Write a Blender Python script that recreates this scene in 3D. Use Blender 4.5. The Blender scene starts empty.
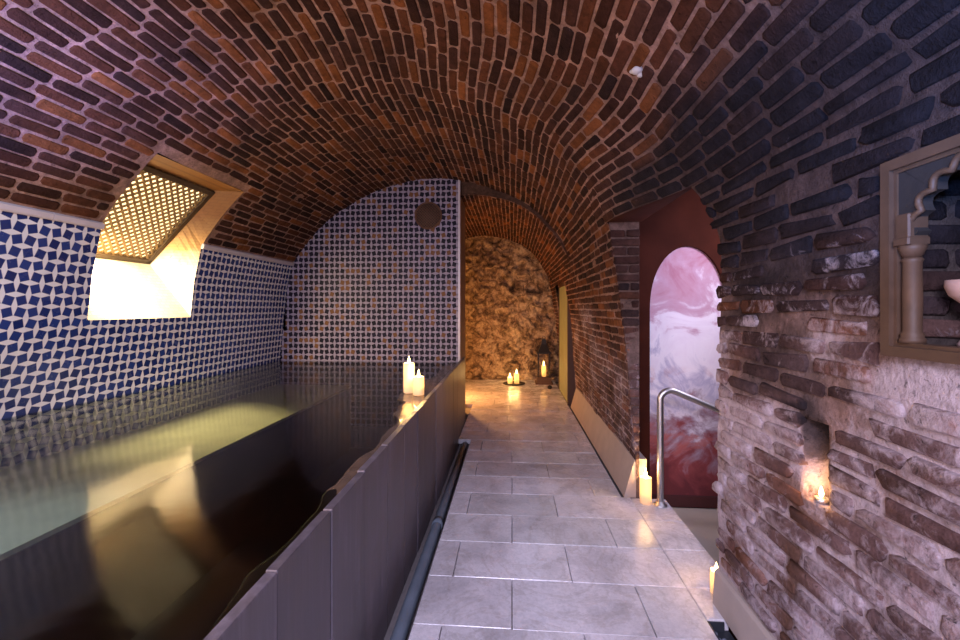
import bpy, math, random
from mathutils import Vector, noise
random.seed(7)
SC = bpy.context.scene
COL = SC.collection
PI = math.pi

# ------------------------------------------------------------------ camera
EYE = 1.5
cd = bpy.data.cameras.new('camera')
cd.sensor_width = 36.0
cd.lens = 427.0 * 36.0 / 960.0
cd.shift_y = -12.0 / 960.0
cd.clip_start = 0.02
cam = bpy.data.objects.new('camera', cd)
COL.objects.link(cam)
cam.location = (0, 0, EYE)
cam.rotation_euler = (PI / 2, 0, math.atan(32 / 427.0))
SC.camera = cam

# ------------------------------------------------------------------ world, exposure, light
w = bpy.data.worlds.new('world')
SC.world = w
w.use_nodes = True
w.node_tree.nodes['Background'].inputs[0].default_value = (0.02, 0.018, 0.03, 1)
w.node_tree.nodes['Background'].inputs[1].default_value = 0.2
SC.view_settings.view_transform = 'Standard'
SC.view_settings.look = 'None'
SC.view_settings.exposure = 0.0
SC.view_settings.gamma = 1.0
SC.view_settings.use_curve_mapping = False


def lamp(name, kind, loc, power, color, radius=0.05, aim=None, size=None, angle=None, blend=0.6):
    l = bpy.data.lights.new(name, kind)
    l.energy = power
    l.color = color
    if kind == 'AREA':
        l.shape = 'RECTANGLE'
        l.size, l.size_y = size
    else:
        l.shadow_soft_size = radius
    if kind == 'SPOT':
        l.spot_size = angle
        l.spot_blend = blend
    o = bpy.data.objects.new(name, l)
    COL.objects.link(o)
    o.location = loc
    if aim:
        o.rotation_euler = (Vector(aim) - Vector(loc)).to_track_quat('-Z', 'Y').to_euler()
    return o


# cool lavender fill lights, unseen, added behind and beside the camera
lamp('hall_fill_light', 'AREA', (-0.25, -1.2, 2.45), 66, (0.74, 0.71, 1.0), aim=(0.45, 1.6, -0.2), size=(0.9, 0.6)).data.spread = math.radians(115)
lamp('pool_fill_light', 'AREA', (-1.9, 0.7, 2.45), 36, (0.62, 0.74, 1.0), aim=(-3.15, 2.9, 1.1), size=(0.5, 0.4))
lamp('hall_side_fill', 'AREA', (-1.1, -0.9, 1.7), 26, (0.84, 0.72, 1.0), aim=(1.0, 1.5, 0.5), size=(0.6, 0.6))
# unseen warm area light, added to brighten the vault over the pool
lamp('vault_wash_light', 'AREA', (-1.6, 0.8, 0.95), 44, (1.0, 0.62, 0.42), aim=(-0.9, 4.2, 3.2), size=(1.2, 0.4))
# blue lamps by the left and right wall just outside the view
lamp('blue_lamp_left', 'SPOT', (-2.2, 1.2, 1.5), 260, (0.22, 0.28, 1.0), radius=0.08, aim=(-2.45, 2.05, 2.75), angle=math.radians(60), blend=1.0)
lamp('blue_lamp_right', 'SPOT', (0.35, 0.35, 1.75), 100, (0.12, 0.35, 1.0), radius=0.06, aim=(1.0, 1.45, 2.15), angle=math.radians(62), blend=1.0)
# warm lamp in the splayed window and lilac lamp in the side passage
lamp('window_lamp', 'AREA', (-3.20, 3.03, 2.03), 38, (1.0, 0.73, 0.37), aim=(-3.05, 3.68, 1.29), size=(0.22, 0.26)).data.spread = math.radians(125)
lamp('alcove_lamp', 'AREA', (2.15, 2.9, 2.2), 22, (0.82, 0.74, 1.0), aim=(1.55, 4.1, 1.5), size=(0.4, 0.4))
# warm lamps at the far end of the passage
lamp('passage_lamp', 'POINT', (-1.02, 7.1, 0.7), 85, (1.0, 0.43, 0.12), radius=0.06)

# ------------------------------------------------------------------ helpers
def smooth(t):
    t = max(0.0, min(1.0, t))
    return t * t * (3 - 2 * t)


def lerp(a, b, t):
    return a + (b - a) * t


def mixc(a, b, t):
    return tuple(a[i] + (b[i] - a[i]) * t for i in range(3))


def nz(x, y, z, s=1.0):
    return noise.noise(Vector((x * s, y * s, z * s)))


class MB:
    def __init__(self):
        self.v = []; self.f = []; self.m = []; self.c = []; self.uv = []; self.col = (1, 1, 1); self.sm = []

    def vert(self, p, c=None, uv=None):
        self.v.append(tuple(p)); self.c.append(c or self.col); self.uv.append(uv or (0, 0))
        return len(self.v) - 1

    def face(self, idx, mat=0, smooth=True):
        self.f.append(tuple(idx)); self.m.append(mat); self.sm.append(smooth)

    def quad(self, a, b, c, d, mat=0):
        i = [self.vert(p) for p in (a, b, c, d)]
        self.face(i, mat, False)

    def box(self, lo, hi, mat=0):
        x0, y0, z0 = lo; x1, y1, z1 = hi
        i = [self.vert(p) for p in ((x0, y0, z0), (x1, y0, z0), (x1, y1, z0), (x0, y1, z0), (x0, y0, z1), (x1, y0, z1), (x1, y1, z1), (x0, y1, z1))]
        for q in ((3, 2, 1, 0), (4, 5, 6, 7), (0, 1, 5, 4), (1, 2, 6, 5), (2, 3, 7, 6), (3, 0, 4, 7)):
            self.face([i[k] for k in q], mat, False)

    def bbox(self, lo, hi, b=0.004, mat=0):
        """box with chamfered top edge and vertical corners"""
        x0, y0, z0 = lo; x1, y1, z1 = hi
        def ring(d, z):
            return [(x0 + d, y0 + b, z), (x0 + b, y0 + d, z), (x1 - b, y0 + d, z), (x1 - d, y0 + b, z),
                    (x1 - d, y1 - b, z), (x1 - b, y1 - d, z), (x0 + b, y1 - d, z), (x0 + d, y1 - b, z)]
        r = [[self.vert(p) for p in ring(d, z)] for d, z in ((0, z0), (0, z1 - b), (b * 0.7, z1))]
        for k in range(2):
            for j in range(8):
                self.face((r[k][j], r[k][(j + 1) % 8], r[k + 1][(j + 1) % 8], r[k + 1][j]), mat, False)
        self.face(r[2], mat, False)
        self.face(r[0][::-1], mat, False)

    def grid(self, us, vs, fn, hole=None, mat=0, colf=None, uvf=None, flip=False):
        ids = [[None] * len(vs) for _ in us]
        for i, u in enumerate(us):
            for j, v in enumerate(vs):
                p = fn(u, v)
                ids[i][j] = self.vert(p, colf(p) if colf else None, uvf(u, v) if uvf else None)
        for i in range(len(us) - 1):
            for j in range(len(vs) - 1):
                um = (us[i] + us[i + 1]) / 2; vm = (vs[j] + vs[j + 1]) / 2
                if hole and hole(um, vm):
                    continue
                q = (ids[i][j], ids[i + 1][j], ids[i + 1][j + 1], ids[i][j + 1])
                self.face(q[::-1] if flip else q, mat, True)

    def lathe(self, prof, c=(0, 0, 0), n=24, mat=0, close=True):
        rings = []
        for r, z in prof:
            rings.append([self.vert((c[0] + r * math.cos(2 * PI * k / n), c[1] + r * math.sin(2 * PI * k / n), c[2] + z)) for k in range(n)])
        for a, b in zip(rings, rings[1:]):
            for k in range(n):
                self.face((a[k], a[(k + 1) % n], b[(k + 1) % n], b[k]), mat, True)
        if close:
            self.face(rings[0][::-1], mat, True)
            self.face(rings[-1], mat, True)

    def tube(self, pts, r, n=14, mat=0, cap=True):
        pts = [Vector(p) for p in pts]
        rings = []
        up = Vector((0.13, 0.7, 0.31)).normalized()
        for i, p in enumerate(pts):
            d = (pts[min(i + 1, len(pts) - 1)] - pts[max(i - 1, 0)]).normalized()
            a = (up - d * up.dot(d)).normalized(); b = d.cross(a)
            up = a
            rings.append([self.vert(p + (a * math.cos(2 * PI * k / n) + b * math.sin(2 * PI * k / n)) * r) for k in range(n)])
        for a, b in zip(rings, rings[1:]):
            for k in range(n):
                self.face((a[k], a[(k + 1) % n], b[(k + 1) % n], b[k]), mat, True)
        if cap:
            self.face(rings[0][::-1], mat, False); self.face(rings[-1], mat, False)

    def prism(self, poly, axis, a, b, mat=0):
        """extrude 2-D polygon along axis 'y' (poly in x,z) or 'x' (poly in y,z)"""
        def mk(p, t):
            return (p[0], t, p[1]) if axis == 'y' else (t, p[0], p[1]) if axis == 'x' else (p[0], p[1], t)
        r0 = [self.vert(mk(p, a)) for p in poly]; r1 = [self.vert(mk(p, b)) for p in poly]
        n = len(poly)
        for k in range(n):
            self.face((r0[k], r0[(k + 1) % n], r1[(k + 1) % n], r1[k]), mat, False)
        self.face(r0[::-1], mat, False); self.face(r1, mat, False)

    def build(self, name, mats, parent=None, kind=None, fixn=False):
        me = bpy.data.meshes.new(name)
        me.from_pydata(self.v, [], self.f)
        if not isinstance(mats, (list, tuple)):
            mats = [mats]
        for m in mats:
            me.materials.append(m)
        me.polygons.foreach_set('material_index', self.m)
        me.polygons.foreach_set('use_smooth', self.sm)
        at = me.attributes.new('Col', 'FLOAT_COLOR', 'POINT')
        at.data.foreach_set('color', [x for c in self.c for x in (c[0], c[1], c[2], c[3] if len(c) > 3 else 0.0)])
        uvl = me.uv_layers.new(name='UVMap')
        li = [0] * len(me.loops)
        me.loops.foreach_get('vertex_index', li)
        uvl.data.foreach_set('uv', [x for k in li for x in self.uv[k]])
        if fixn:
            import bmesh
            b = bmesh.new(); b.from_mesh(me)
            bmesh.ops.recalc_face_normals(b, faces=b.faces)
            b.to_mesh(me); b.free()
        me.update()
        o = bpy.data.objects.new(name, me)
        COL.objects.link(o)
        if parent:
            o.parent = parent
        if kind:
            o['kind'] = kind
        return o


def thing(name, label, cat, loc=(0, 0, 0), group=None):
    o = bpy.data.objects.new(name, None)
    o.empty_display_size = 0.05
    COL.objects.link(o)
    o.location = loc
    o['label'] = label; o['category'] = cat
    if group:
        o['group'] = group
    return o


def tag(o, label, cat, group=None):
    o['label'] = label; o['category'] = cat
    if group:
        o['group'] = group
    return o


# ------------------------------------------------------------------ materials
class NT:
    def __init__(self, name):
        self.m = bpy.data.materials.new(name); self.m.use_nodes = True
        self.t = self.m.node_tree; self.n = self.t.nodes
        self.p = self.n['Principled BSDF']; self.out = self.n['Material Output']

    def node(self, typ, **k):
        x = self.n.new(typ)
        for a, b in k.items():
            setattr(x, a, b)
        return x

    def link(self, a, b):
        self.t.links.new(a, b)

    def put(self, sock, v):
        if hasattr(v, 'links') or isinstance(v, bpy.types.NodeSocket):
            self.link(v, sock)
        else:
            if isinstance(v, (tuple, list)) and len(v) == 3 and sock.type == 'RGBA':
                v = (*v, 1)
            sock.default_value = v

    def math(self, op, a, b=0.0, c=None):
        x = self.node('ShaderNodeMath', operation=op)
        self.put(x.inputs[0], a); self.put(x.inputs[1], b)
        if c is not None:
            self.put(x.inputs[2], c)
        return x.outputs[0]

    def noise(self, scale, detail=4, rough=0.55, vec=None, dist=0.0):
        x = self.node('ShaderNodeTexNoise')
        x.inputs['Scale'].default_value = scale; x.inputs['Detail'].default_value = detail
        x.inputs['Roughness'].default_value = rough; x.inputs['Distortion'].default_value = dist
        self.link(vec if vec is not None else self.pos(), x.inputs['Vector'])
        return x.outputs['Fac']

    def pos(self):
        if not hasattr(self, '_g'):
            self._g = self.node('ShaderNodeNewGeometry')
        return self._g.outputs['Position']

    def xyz(self, v=None):
        s = self.node('ShaderNodeSeparateXYZ'); self.link(v if v is not None else self.pos(), s.inputs[0])
        return s.outputs

    def scale(self, vec, s):
        x = self.node('ShaderNodeVectorMath', operation='MULTIPLY')
        self.link(vec, x.inputs[0]); x.inputs[1].default_value = s
        return x.outputs[0]

    def ramp(self, fac, stops):
        x = self.node('ShaderNodeValToRGB')
        e = x.color_ramp.elements
        while len(e) < len(stops):
            e.new(0.5)
        for k, (p, c) in enumerate(stops):
            e[k].position = p
            e[k].color = (c, c, c, 1) if isinstance(c, (int, float)) else (*c, 1)
        self.link(fac, x.inputs[0])
        return x.outputs[0]

    def mix(self, fac, a, b, blend='MIX'):
        x = self.node('ShaderNodeMix', data_type='RGBA', blend_type=blend)
        self.put(x.inputs[0], fac); self.put(x.inputs[6], a); self.put(x.inputs[7], b)
        return x.outputs[2]

    def attr(self, name='Col'):
        x = self.node('ShaderNodeAttribute', attribute_name=name)
        return x.outputs['Color']

    def bump(self, h, strength=0.3, dist=0.01):
        x = self.node('ShaderNodeBump')
        x.inputs['Strength'].default_value = strength; x.inputs['Distance'].default_value = dist
        self.link(h, x.inputs['Height']); self.link(x.outputs[0], self.p.inputs['Normal'])

    def base(self, c):
        self.put(self.p.inputs['Base Color'], c)

    def rough(self, r):
        self.put(self.p.inputs['Roughness'], r)


def simple(name, col, rough=0.5, metal=0.0, var=0.25, scale=20, bump=0.15, bd=0.003):
    m = NT(name)
    n = m.noise(scale, 5)
    m.base(m.mix(n, tuple(c * (1 - var) for c in col), tuple(min(1, c * (1 + var)) for c in col)))
    m.rough(rough); m.p.inputs['Metallic'].default_value = metal
    if bump:
        m.bump(n, bump, bd)
    return m.m


def brick_mat(name, spots=0.5, rough_edge=1.0, limec=(0.54, 0.45, 0.48)):
    m = NT(name)
    x = m.node('ShaderNodeAttribute', attribute_name='Col')
    a, al = x.outputs['Color'], x.outputs['Alpha']
    n1 = m.noise(9, 6, 0.65); n2 = m.noise(75, 4, 0.65); n3 = m.noise(28, 6, 0.72)
    k = m.ramp(n1, [(0.25, 0.55), (0.5, 1.0), (0.8, 1.6)])
    c = m.mix(1.0, a, k, 'MULTIPLY')
    k2 = m.ramp(n3, [(0.3, 0.6), (0.52, 1.0), (0.78, 1.7)])
    c = m.mix(spots, c, m.mix(1.0, c, k2, 'MULTIPLY'))
    # lime wash left in scrapes and patches
    n4 = m.noise(13, 9, 0.72, dist=0.7)
    t = m.math('ADD', m.math('MULTIPLY', al, 0.62), m.math('SUBTRACT', n4, 0.55))
    mask = m.ramp(t, [(0.13, 0.0), (0.36, 1.0)])
    lc = m.mix(1.0, limec, m.ramp(n3, [(0.25, 0.55), (0.5, 0.95), (0.75, 1.2)]), 'MULTIPLY')
    c = m.mix(m.math('MULTIPLY', mask, 0.85), c, lc)
    # open pits
    pit = m.ramp(m.noise(33, 5, 0.7, dist=0.4), [(0.30, 0.25), (0.40, 1.0)])
    c = m.mix(1.0, c, pit, 'MULTIPLY')
    m.base(c)
    m.rough(0.85)
    m.p.inputs['Specular IOR Level'].default_value = 0.1
    h = m.math('ADD', m.math('MULTIPLY', n3, 1.0), m.math('ADD', m.math('MULTIPLY', n2, 0.45), m.math('MULTIPLY', n4, 0.35)))
    m.bump(h, 0.85, 0.014)
    return m.m


M_BRICK = brick_mat('old_brick')
M_MORTAR = brick_mat('lime_mortar', 0.8)


def tile_mat(name, a, theta, sqA, sqB, white, grout, orange=0.0, rough=0.22, spec=0.5):
    m = NT(name)
    uv = m.node('ShaderNodeUVMap'); uv.uv_map = 'UVMap'
    s = m.xyz(uv.outputs[0])
    fu = m.math('SUBTRACT', m.math('FRACT', s[0]), 0.5); fv = m.math('SUBTRACT', m.math('FRACT', s[1]), 0.5)
    iu = m.math('FLOOR', s[0]); iv = m.math('FLOOR', s[1])
    par = m.math('FLOORED_MODULO', m.math('ADD', iu, iv), 2.0)
    sg = m.math('SUBTRACT', m.math('MULTIPLY', m.math('GREATER_THAN', par, 0.5), 2.0), 1.0)
    ct, st = math.cos(theta), math.sin(theta)
    ss = m.math('MULTIPLY', sg, st)
    x = m.math('SUBTRACT', m.math('MULTIPLY', fu, ct), m.math('MULTIPLY', fv, ss))
    y = m.math('ADD', m.math('MULTIPLY', fu, ss), m.math('MULTIPLY', fv, ct))
    d = m.math('MAXIMUM', m.math('ABSOLUTE', x), m.math('ABSOLUTE', y))
    sq = m.math('LESS_THAN', d, a / 2)
    gr = m.math('LESS_THAN', d, a / 2 + 0.025)
    cv = m.node('ShaderNodeCombineXYZ'); m.link(iu, cv.inputs[0]); m.link(iv, cv.inputs[1])
    wn = m.node('ShaderNodeTexWhiteNoise', noise_dimensions='3D'); m.link(cv.outputs[0], wn.inputs[0])
    r = wn.outputs[0]
    c = m.mix(r, sqA, sqB)
    if orange:
        c = m.mix(m.math('GREATER_THAN', r, 1 - orange), c, (0.16, 0.07, 0.03))
    big = m.noise(3.0, 4)
    wh = m.mix(big, tuple(x * 0.8 for x in white), tuple(min(1, x * 1.15) for x in white))
    bg = m.mix(gr, wh, grout)
    m.base(m.mix(sq, bg, c))
    m.rough(m.math('ADD', m.math('MULTIPLY', m.noise(12, 3), 0.25), rough - 0.1))
    m.p.inputs['Specular IOR Level'].default_value = 0.45 if rough < 0.3 else 0.12
    h = m.math('SUBTRACT', 1.0, m.math('MULTIPLY', m.math('SUBTRACT', gr, sq), 1.0))
    m.bump(h, 0.35, 0.003)
    return m.m


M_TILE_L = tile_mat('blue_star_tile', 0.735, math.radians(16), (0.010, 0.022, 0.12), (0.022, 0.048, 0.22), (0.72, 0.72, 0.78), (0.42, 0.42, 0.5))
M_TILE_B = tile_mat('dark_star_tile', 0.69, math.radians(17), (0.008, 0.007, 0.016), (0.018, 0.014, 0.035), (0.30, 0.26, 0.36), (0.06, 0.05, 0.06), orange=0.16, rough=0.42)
M_TRIM = simple('lilac_glazed_trim', (0.55, 0.50, 0.56), 0.3, var=0.15, scale=9, bump=0.05)


def stone_mat(name='floor_marble'):
    m = NT(name)
    a = m.attr()
    n1 = m.noise(3.0, 7, 0.62, dist=0.6); n2 = m.noise(45, 5, 0.7)
    c = m.mix(1.0, a, m.ramp(n1, [(0.3, 0.72), (0.5, 1.0), (0.72, 1.2)]), 'MULTIPLY')
    c = m.mix(0.6, c, m.mix(1.0, c, m.ramp(n2, [(0.3, 0.75), (0.6, 1.12)]), 'MULTIPLY'))
    v = m.ramp(m.noise(1.7, 8, 0.6, dist=2.2), [(0.47, 0.0), (0.5, 1.0), (0.53, 0.0)])
    c = m.mix(m.math('MULTIPLY', v, 0.25), c, (0.30, 0.24, 0.18))
    m.base(c)
    m.rough(m.ramp(m.noise(5.0, 5), [(0.3, 0.14), (0.7, 0.40)]))
    m.bump(m.math('ADD', m.math('MULTIPLY', n2, 0.4), m.noise(11, 4)), 0.28, 0.006)
    return m.m


M_FLOOR = stone_mat()
M_JOINT = simple('floor_joint', (0.20, 0.18, 0.18), 0.8)
M_PLINTH = simple('plinth_plaster', (0.43, 0.36, 0.32), 0.7, var=0.18, scale=7, bump=0.25, bd=0.006)
M_DARKSTRIP = simple('dark_strip', (0.05, 0.045, 0.045), 0.5)


def pool_panel():
    m = NT('slate_panel')
    a = m.attr()
    st = m.noise(1.0, 6, 0.7, vec=m.scale(m.pos(), (30, 30, 2.0)))
    n = m.noise(6, 5)
    c = m.mix(1.0, a, m.ramp(st, [(0.3, 0.6), (0.5, 1.0), (0.75, 1.9)]), 'MULTIPLY')
    c = m.mix(m.ramp(n, [(0.45, 0.0), (0.75, 0.4)]), c, (0.10, 0.075, 0.06))
    m.base(c); m.rough(m.ramp(st, [(0.3, 0.3), (0.7, 0.55)]))
    m.bump(st, 0.15, 0.004)
    return m.m


M_PANEL = pool_panel()


def water_mat():
    m = NT('pool_water')
    m.n.remove(m.p)
    tr = m.node('ShaderNodeBsdfTransparent'); tr.inputs[0].default_value = (0.79, 0.82, 0.76, 1)
    gl = m.node('ShaderNodeBsdfGlossy'); gl.inputs['Roughness'].default_value = 0.10
    gl.inputs['Color'].default_value = (0.95, 0.95, 0.95, 1)
    fr = m.node('ShaderNodeFresnel'); fr.inputs[0].default_value = 1.5
    b = m.node('ShaderNodeBump'); b.inputs['Strength'].default_value = 0.10; b.inputs['Distance'].default_value = 0.02
    m.link(m.noise(3.2, 3, 0.5, dist=0.5), b.inputs['Height'])
    m.link(b.outputs[0], gl.inputs['Normal']); m.link(b.outputs[0], fr.inputs['Normal'])
    mx = m.node('ShaderNodeMixShader')
    m.link(fr.outputs[0], mx.inputs[0]); m.link(tr.outputs[0], mx.inputs[1]); m.link(gl.outputs[0], mx.inputs[2])
    m.link(mx.outputs[0], m.out.inputs[0])
    return m.m


M_WATER = water_mat()
M_BENCH = simple('pale_green_pool_stone', (0.72, 0.75, 0.58), 0.6, var=0.25, scale=5)
M_POOLDARK = simple('dark_pool_lining', (0.012, 0.012, 0.013), 0.5)
M_LEDGE = simple('wet_brown_ledge', (0.10, 0.065, 0.045), 0.16, var=0.5, scale=9, bump=0.4, bd=0.008)
M_STEEL = simple('brushed_steel', (0.70, 0.68, 0.68), 0.4, 1.0, var=0.08, scale=40, bump=0.02)
M_PIPE = simple('blue_grey_pipe', (0.16, 0.20, 0.25), 0.45, var=0.35, scale=8)
M_WOOD = simple('dark_lattice_wood', (0.055, 0.032, 0.016), 0.6, var=0.35, scale=25)
M_SLAT = simple('lit_lattice_wood', (0.26, 0.16, 0.06), 0.55, var=0.3, scale=25)  # golden light on the slats put into their wood colour
M_BRASS = simple('brown_vent_metal', (0.12, 0.055, 0.03), 0.55, 0.2, var=0.3, scale=30)
M_REDBROWN = simple('oxblood_plaster', (0.045, 0.010, 0.005), 0.85, var=0.5, scale=5, bump=0.2)
M_REDBROWN.node_tree.nodes['Principled BSDF'].inputs['Specular IOR Level'].default_value = 0.12
M_DARKRED = simple('dark_red_skirting', (0.06, 0.012, 0.012), 0.6)
M_BEIGE = simple('beige_landing_stone', (0.48, 0.43, 0.36), 0.6, var=0.12, scale=4)
M_DOOR = simple('pale_green_boards', (0.30, 0.34, 0.17), 0.6, var=0.25, scale=6)
M_DOORFRAME = simple('dark_door_frame', (0.07, 0.03, 0.015), 0.6)
M_NICHE = simple('old_gilt_stone', (0.085, 0.047, 0.028), 0.6, var=0.5, scale=16, bump=0.4, bd=0.006)
M_NICHE_D = simple('sooty_stucco', (0.02, 0.016, 0.015), 0.85, var=0.5, scale=14, bump=0.5, bd=0.01)
M_PINK = simple('pink_marble', (0.58, 0.40, 0.36), 0.45, var=0.15, scale=14)
M_DRAIN = simple('drain_iron', (0.05, 0.055, 0.065), 0.45, 0.4)
M_PEBBLE = simple('pebble', (0.16, 0.19, 0.24), 0.5, var=0.4, scale=30)
M_IRON = simple('black_iron', (0.02, 0.018, 0.016), 0.5, 0.3)
M_LWOOD = simple('lantern_wood', (0.12, 0.06, 0.025), 0.6)
M_PLAIN = simple('plain_plaster', (0.30, 0.21, 0.16), 0.8, var=0.25, scale=4)


def reveal_mat():
    m = NT('window_reveal')
    s = m.xyz()
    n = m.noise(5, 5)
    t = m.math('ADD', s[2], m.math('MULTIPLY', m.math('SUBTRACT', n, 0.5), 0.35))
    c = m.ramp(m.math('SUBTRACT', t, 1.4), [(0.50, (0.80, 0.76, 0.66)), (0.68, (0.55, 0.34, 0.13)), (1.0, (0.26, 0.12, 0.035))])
    ck = m.node('ShaderNodeTexBrick'); ck.inputs['Scale'].default_value = 9
    ck.inputs['Mortar Size'].default_value = 0.012
    ck.inputs['Color1'].default_value = (1, 1, 1, 1); ck.inputs['Color2'].default_value = (0.93, 0.9, 0.86, 1); ck.inputs['Mortar'].default_value = (0.72, 0.66, 0.6, 1)
    cv = m.node('ShaderNodeCombineXYZ'); m.link(s[1], cv.inputs[0]); m.link(s[2], cv.inputs[1])
    m.link(cv.outputs[0], ck.inputs[0])
    m.base(m.mix(1.0, c, ck.outputs[0], 'MULTIPLY')); m.rough(0.5)
    m.bump(n, 0.15, 0.005)
    return m.m


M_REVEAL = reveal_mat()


def mural_mat():
    m = NT('mural_paint')
    s = m.xyz()
    n1 = m.noise(2.6, 6, 0.6, dist=1.2); n2 = m.noise(7, 6, 0.65, dist=0.6)
    z = m.math('ADD', s[2], m.math('MULTIPLY', m.math('SUBTRACT', n1, 0.5), 2.3))
    z = m.math('ADD', z, m.math('MULTIPLY', m.math('SUBTRACT', n2, 0.5), 0.35))
    zz = m.math('DIVIDE', m.math('ADD', z, 0.3), 2.6)
    c = m.ramp(zz, [(0.04, (0.13, 0.02, 0.025)), (0.17, (0.24, 0.045, 0.05)), (0.27, (0.34, 0.24, 0.30)), (0.36, (0.66, 0.60, 0.68)), (0.44, (0.46, 0.42, 0.56)), (0.54, (0.80, 0.74, 0.80)), (0.66, (0.74, 0.66, 0.74)), (0.74, (0.50, 0.31, 0.40)), (0.83, (0.46, 0.24, 0.31)), (0.95, (0.38, 0.13, 0.19))])
    sp = m.ramp(m.noise(1.9, 5, 0.6, dist=0.5, vec=m.scale(m.pos(), (1.3, 1.3, 1.6))), [(0.55, 0.0), (0.62, 0.8)])
    band = m.ramp(m.math('DIVIDE', s[2], 2.0), [(0.0, 0.0), (0.15, 1.0), (0.40, 1.0), (0.5, 0.0)])
    c = m.mix(m.math('MULTIPLY', sp, band), c, (0.42, 0.11, 0.10))
    m.base(c); m.rough(0.7)
    m.bump(n2, 0.1, 0.005)
    return m.m


M_MURAL = mural_mat()


def rubble_mat():
    m = NT('rubble_stone')
    n1 = m.noise(5, 8, 0.7, dist=0.8); n2 = m.noise(22, 6, 0.7)
    c = m.ramp(n1, [(0.36, (0.05, 0.03, 0.018)), (0.47, (0.24, 0.15, 0.08)), (0.56, (0.46, 0.33, 0.2)), (0.75, (0.55, 0.45, 0.32))])
    c = m.mix(0.7, c, m.mix(1.0, c, m.ramp(n2, [(0.35, 0.35), (0.6, 1.25)]), 'MULTIPLY'))
    m.base(c); m.rough(0.85)
    m.bump(m.math('ADD', n2, n1), 0.9, 0.03)
    return m.m


M_RUBBLE = rubble_mat()


def emit(name, col, strength):
    m = NT(name)
    m.p.inputs['Base Color'].default_value = (*col, 1)
    m.p.inputs['Emission Color'].default_value = (*col, 1)
    m.p.inputs['Emission Strength'].default_value = strength
    return m.m


M_FLAME = emit('flame', (1.0, 0.72, 0.30), 14)
M_PANE = emit('glowing_pane', (1.0, 0.86, 0.54), 1.7)
M_WICK = simple('wick', (0.02, 0.015, 0.01), 0.9)


def wax_mat():
    m = NT('white_wax')
    m.n.remove(m.p)
    d = m.node('ShaderNodeBsdfDiffuse'); d.inputs[0].default_value = (0.9, 0.86, 0.76, 1)
    t = m.node('ShaderNodeBsdfTranslucent'); t.inputs[0].default_value = (1.0, 0.86, 0.62, 1)
    x = m.node('ShaderNodeMixShader'); x.inputs[0].default_value = 0.55
    m.link(d.outputs[0], x.inputs[1]); m.link(t.outputs[0], x.inputs[2]); m.link(x.outputs[0], m.out.inputs[0])
    return m.m


M_WAX = wax_mat()


def glass_mat():
    m = NT('lantern_glass')
    m.n.remove(m.p)
    tr = m.node('ShaderNodeBsdfTransparent'); tr.inputs[0].default_value = (0.95, 0.93, 0.9, 1)
    gl = m.node('ShaderNodeBsdfGlossy'); gl.inputs['Roughness'].default_value = 0.05
    fr = m.node('ShaderNodeFresnel'); fr.inputs[0].default_value = 1.45
    mx = m.node('ShaderNodeMixShader')
    m.link(fr.outputs[0], mx.inputs[0]); m.link(tr.outputs[0], mx.inputs[1]); m.link(gl.outputs[0], mx.inputs[2])
    m.link(mx.outputs[0], m.out.inputs[0])
    return m.m


M_GLASS = glass_mat()

# ------------------------------------------------------------------ section of the hall
YB, YE, YF = 5.65, 8.95, -1.6          # tiled end wall of the pool, stone end wall, wall behind the camera
YD0, YD1 = 2.27, 3.45                  # doorway in the right wall
CX, CZ, RR = -0.98, 0.86, 2.375
A0 = math.atan2(1.25, -2.02); A1 = math.atan2(1.25, 2.02)


def resample(pts, n):
    d = [0.0]
    for a, b in zip(pts, pts[1:]):
        d.append(d[-1] + math.hypot(b[0] - a[0], b[1] - a[1]))
    out = []; k = 0
    for i in range(n + 1):
        t = d[-1] * i / n
        while k < len(d) - 2 and d[k + 1] < t:
            k += 1
        q = 0 if d[k + 1] == d[k] else (t - d[k]) / (d[k + 1] - d[k])
        out.append((lerp(pts[k][0], pts[k + 1][0], q), lerp(pts[k][1], pts[k + 1][1], q)))
    return out, d[-1]


def chaikin(p, n=3):
    for _ in range(n):
        q = [p[0]]
        for a, b in zip(p, p[1:]):
            q.append((a[0] * .75 + b[0] * .25, a[1] * .75 + b[1] * .25)); q.append((a[0] * .25 + b[0] * .75, a[1] * .25 + b[1] * .75))
        q.append(p[-1]); p = q
    return p


NC = 240
arc = [(CX + RR * math.cos(A0 + (A1 - A0) * i / 80), CZ + RR * math.sin(A0 + (A1 - A0) * i / 80)) for i in range(81)]
near_c, LC = resample(arc, NC)
half = [p for p in arc if p[0] <= -0.9]
far_c, _ = resample(half + chaikin([half[-1], (-0.55, 3.19), (-0.16, 3.06), (0.24, 2.87), (0.57, 2.53), (0.74, 2.22), (0.77, 2.11)]), NC)
near_w, LW_ = resample([(1.04, 2.11), (1.06, 1.75), (1.06, 1.2), (1.055, .5), (1.05, 0)], NC)
far_w, _ = resample([(0.77, 2.11), (0.83, 1.75), (0.90, 1.2), (0.96, .5), (0.975, .3), (0.975, 0)], NC)
LT = LC + LW_


def pick(tab, t):
    t = max(0, min(1, t)) * NC
    i = min(int(t), NC - 1); q = t - i
    return lerp(tab[i][0], tab[i + 1][0], q), lerp(tab[i][1], tab[i + 1][1], q)


def shell(s, y):
    t = smooth((y - 2.3) / 1.15)
    if s <= LC:
        a = pick(near_c, s / LC); b = pick(far_c, s / LC)
    else:
        a = pick(near_w, (s - LC) / LW_); b = pick(far_w, (s - LC) / LW_)
    return Vector((lerp(a[0], b[0], t), y, lerp(a[1], b[1], t)))


def wob(p):
    return 0.018 * nz(p.x, p.y, p.z, 1.7) + 0.008 * nz(p.x + 9, p.y, p.z, 6)


def in_notch(y, z):
    return 1.535 < y < 1.645 and 0.815 < z < 1.10


NW = Vector((1, 0, 0))


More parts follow.
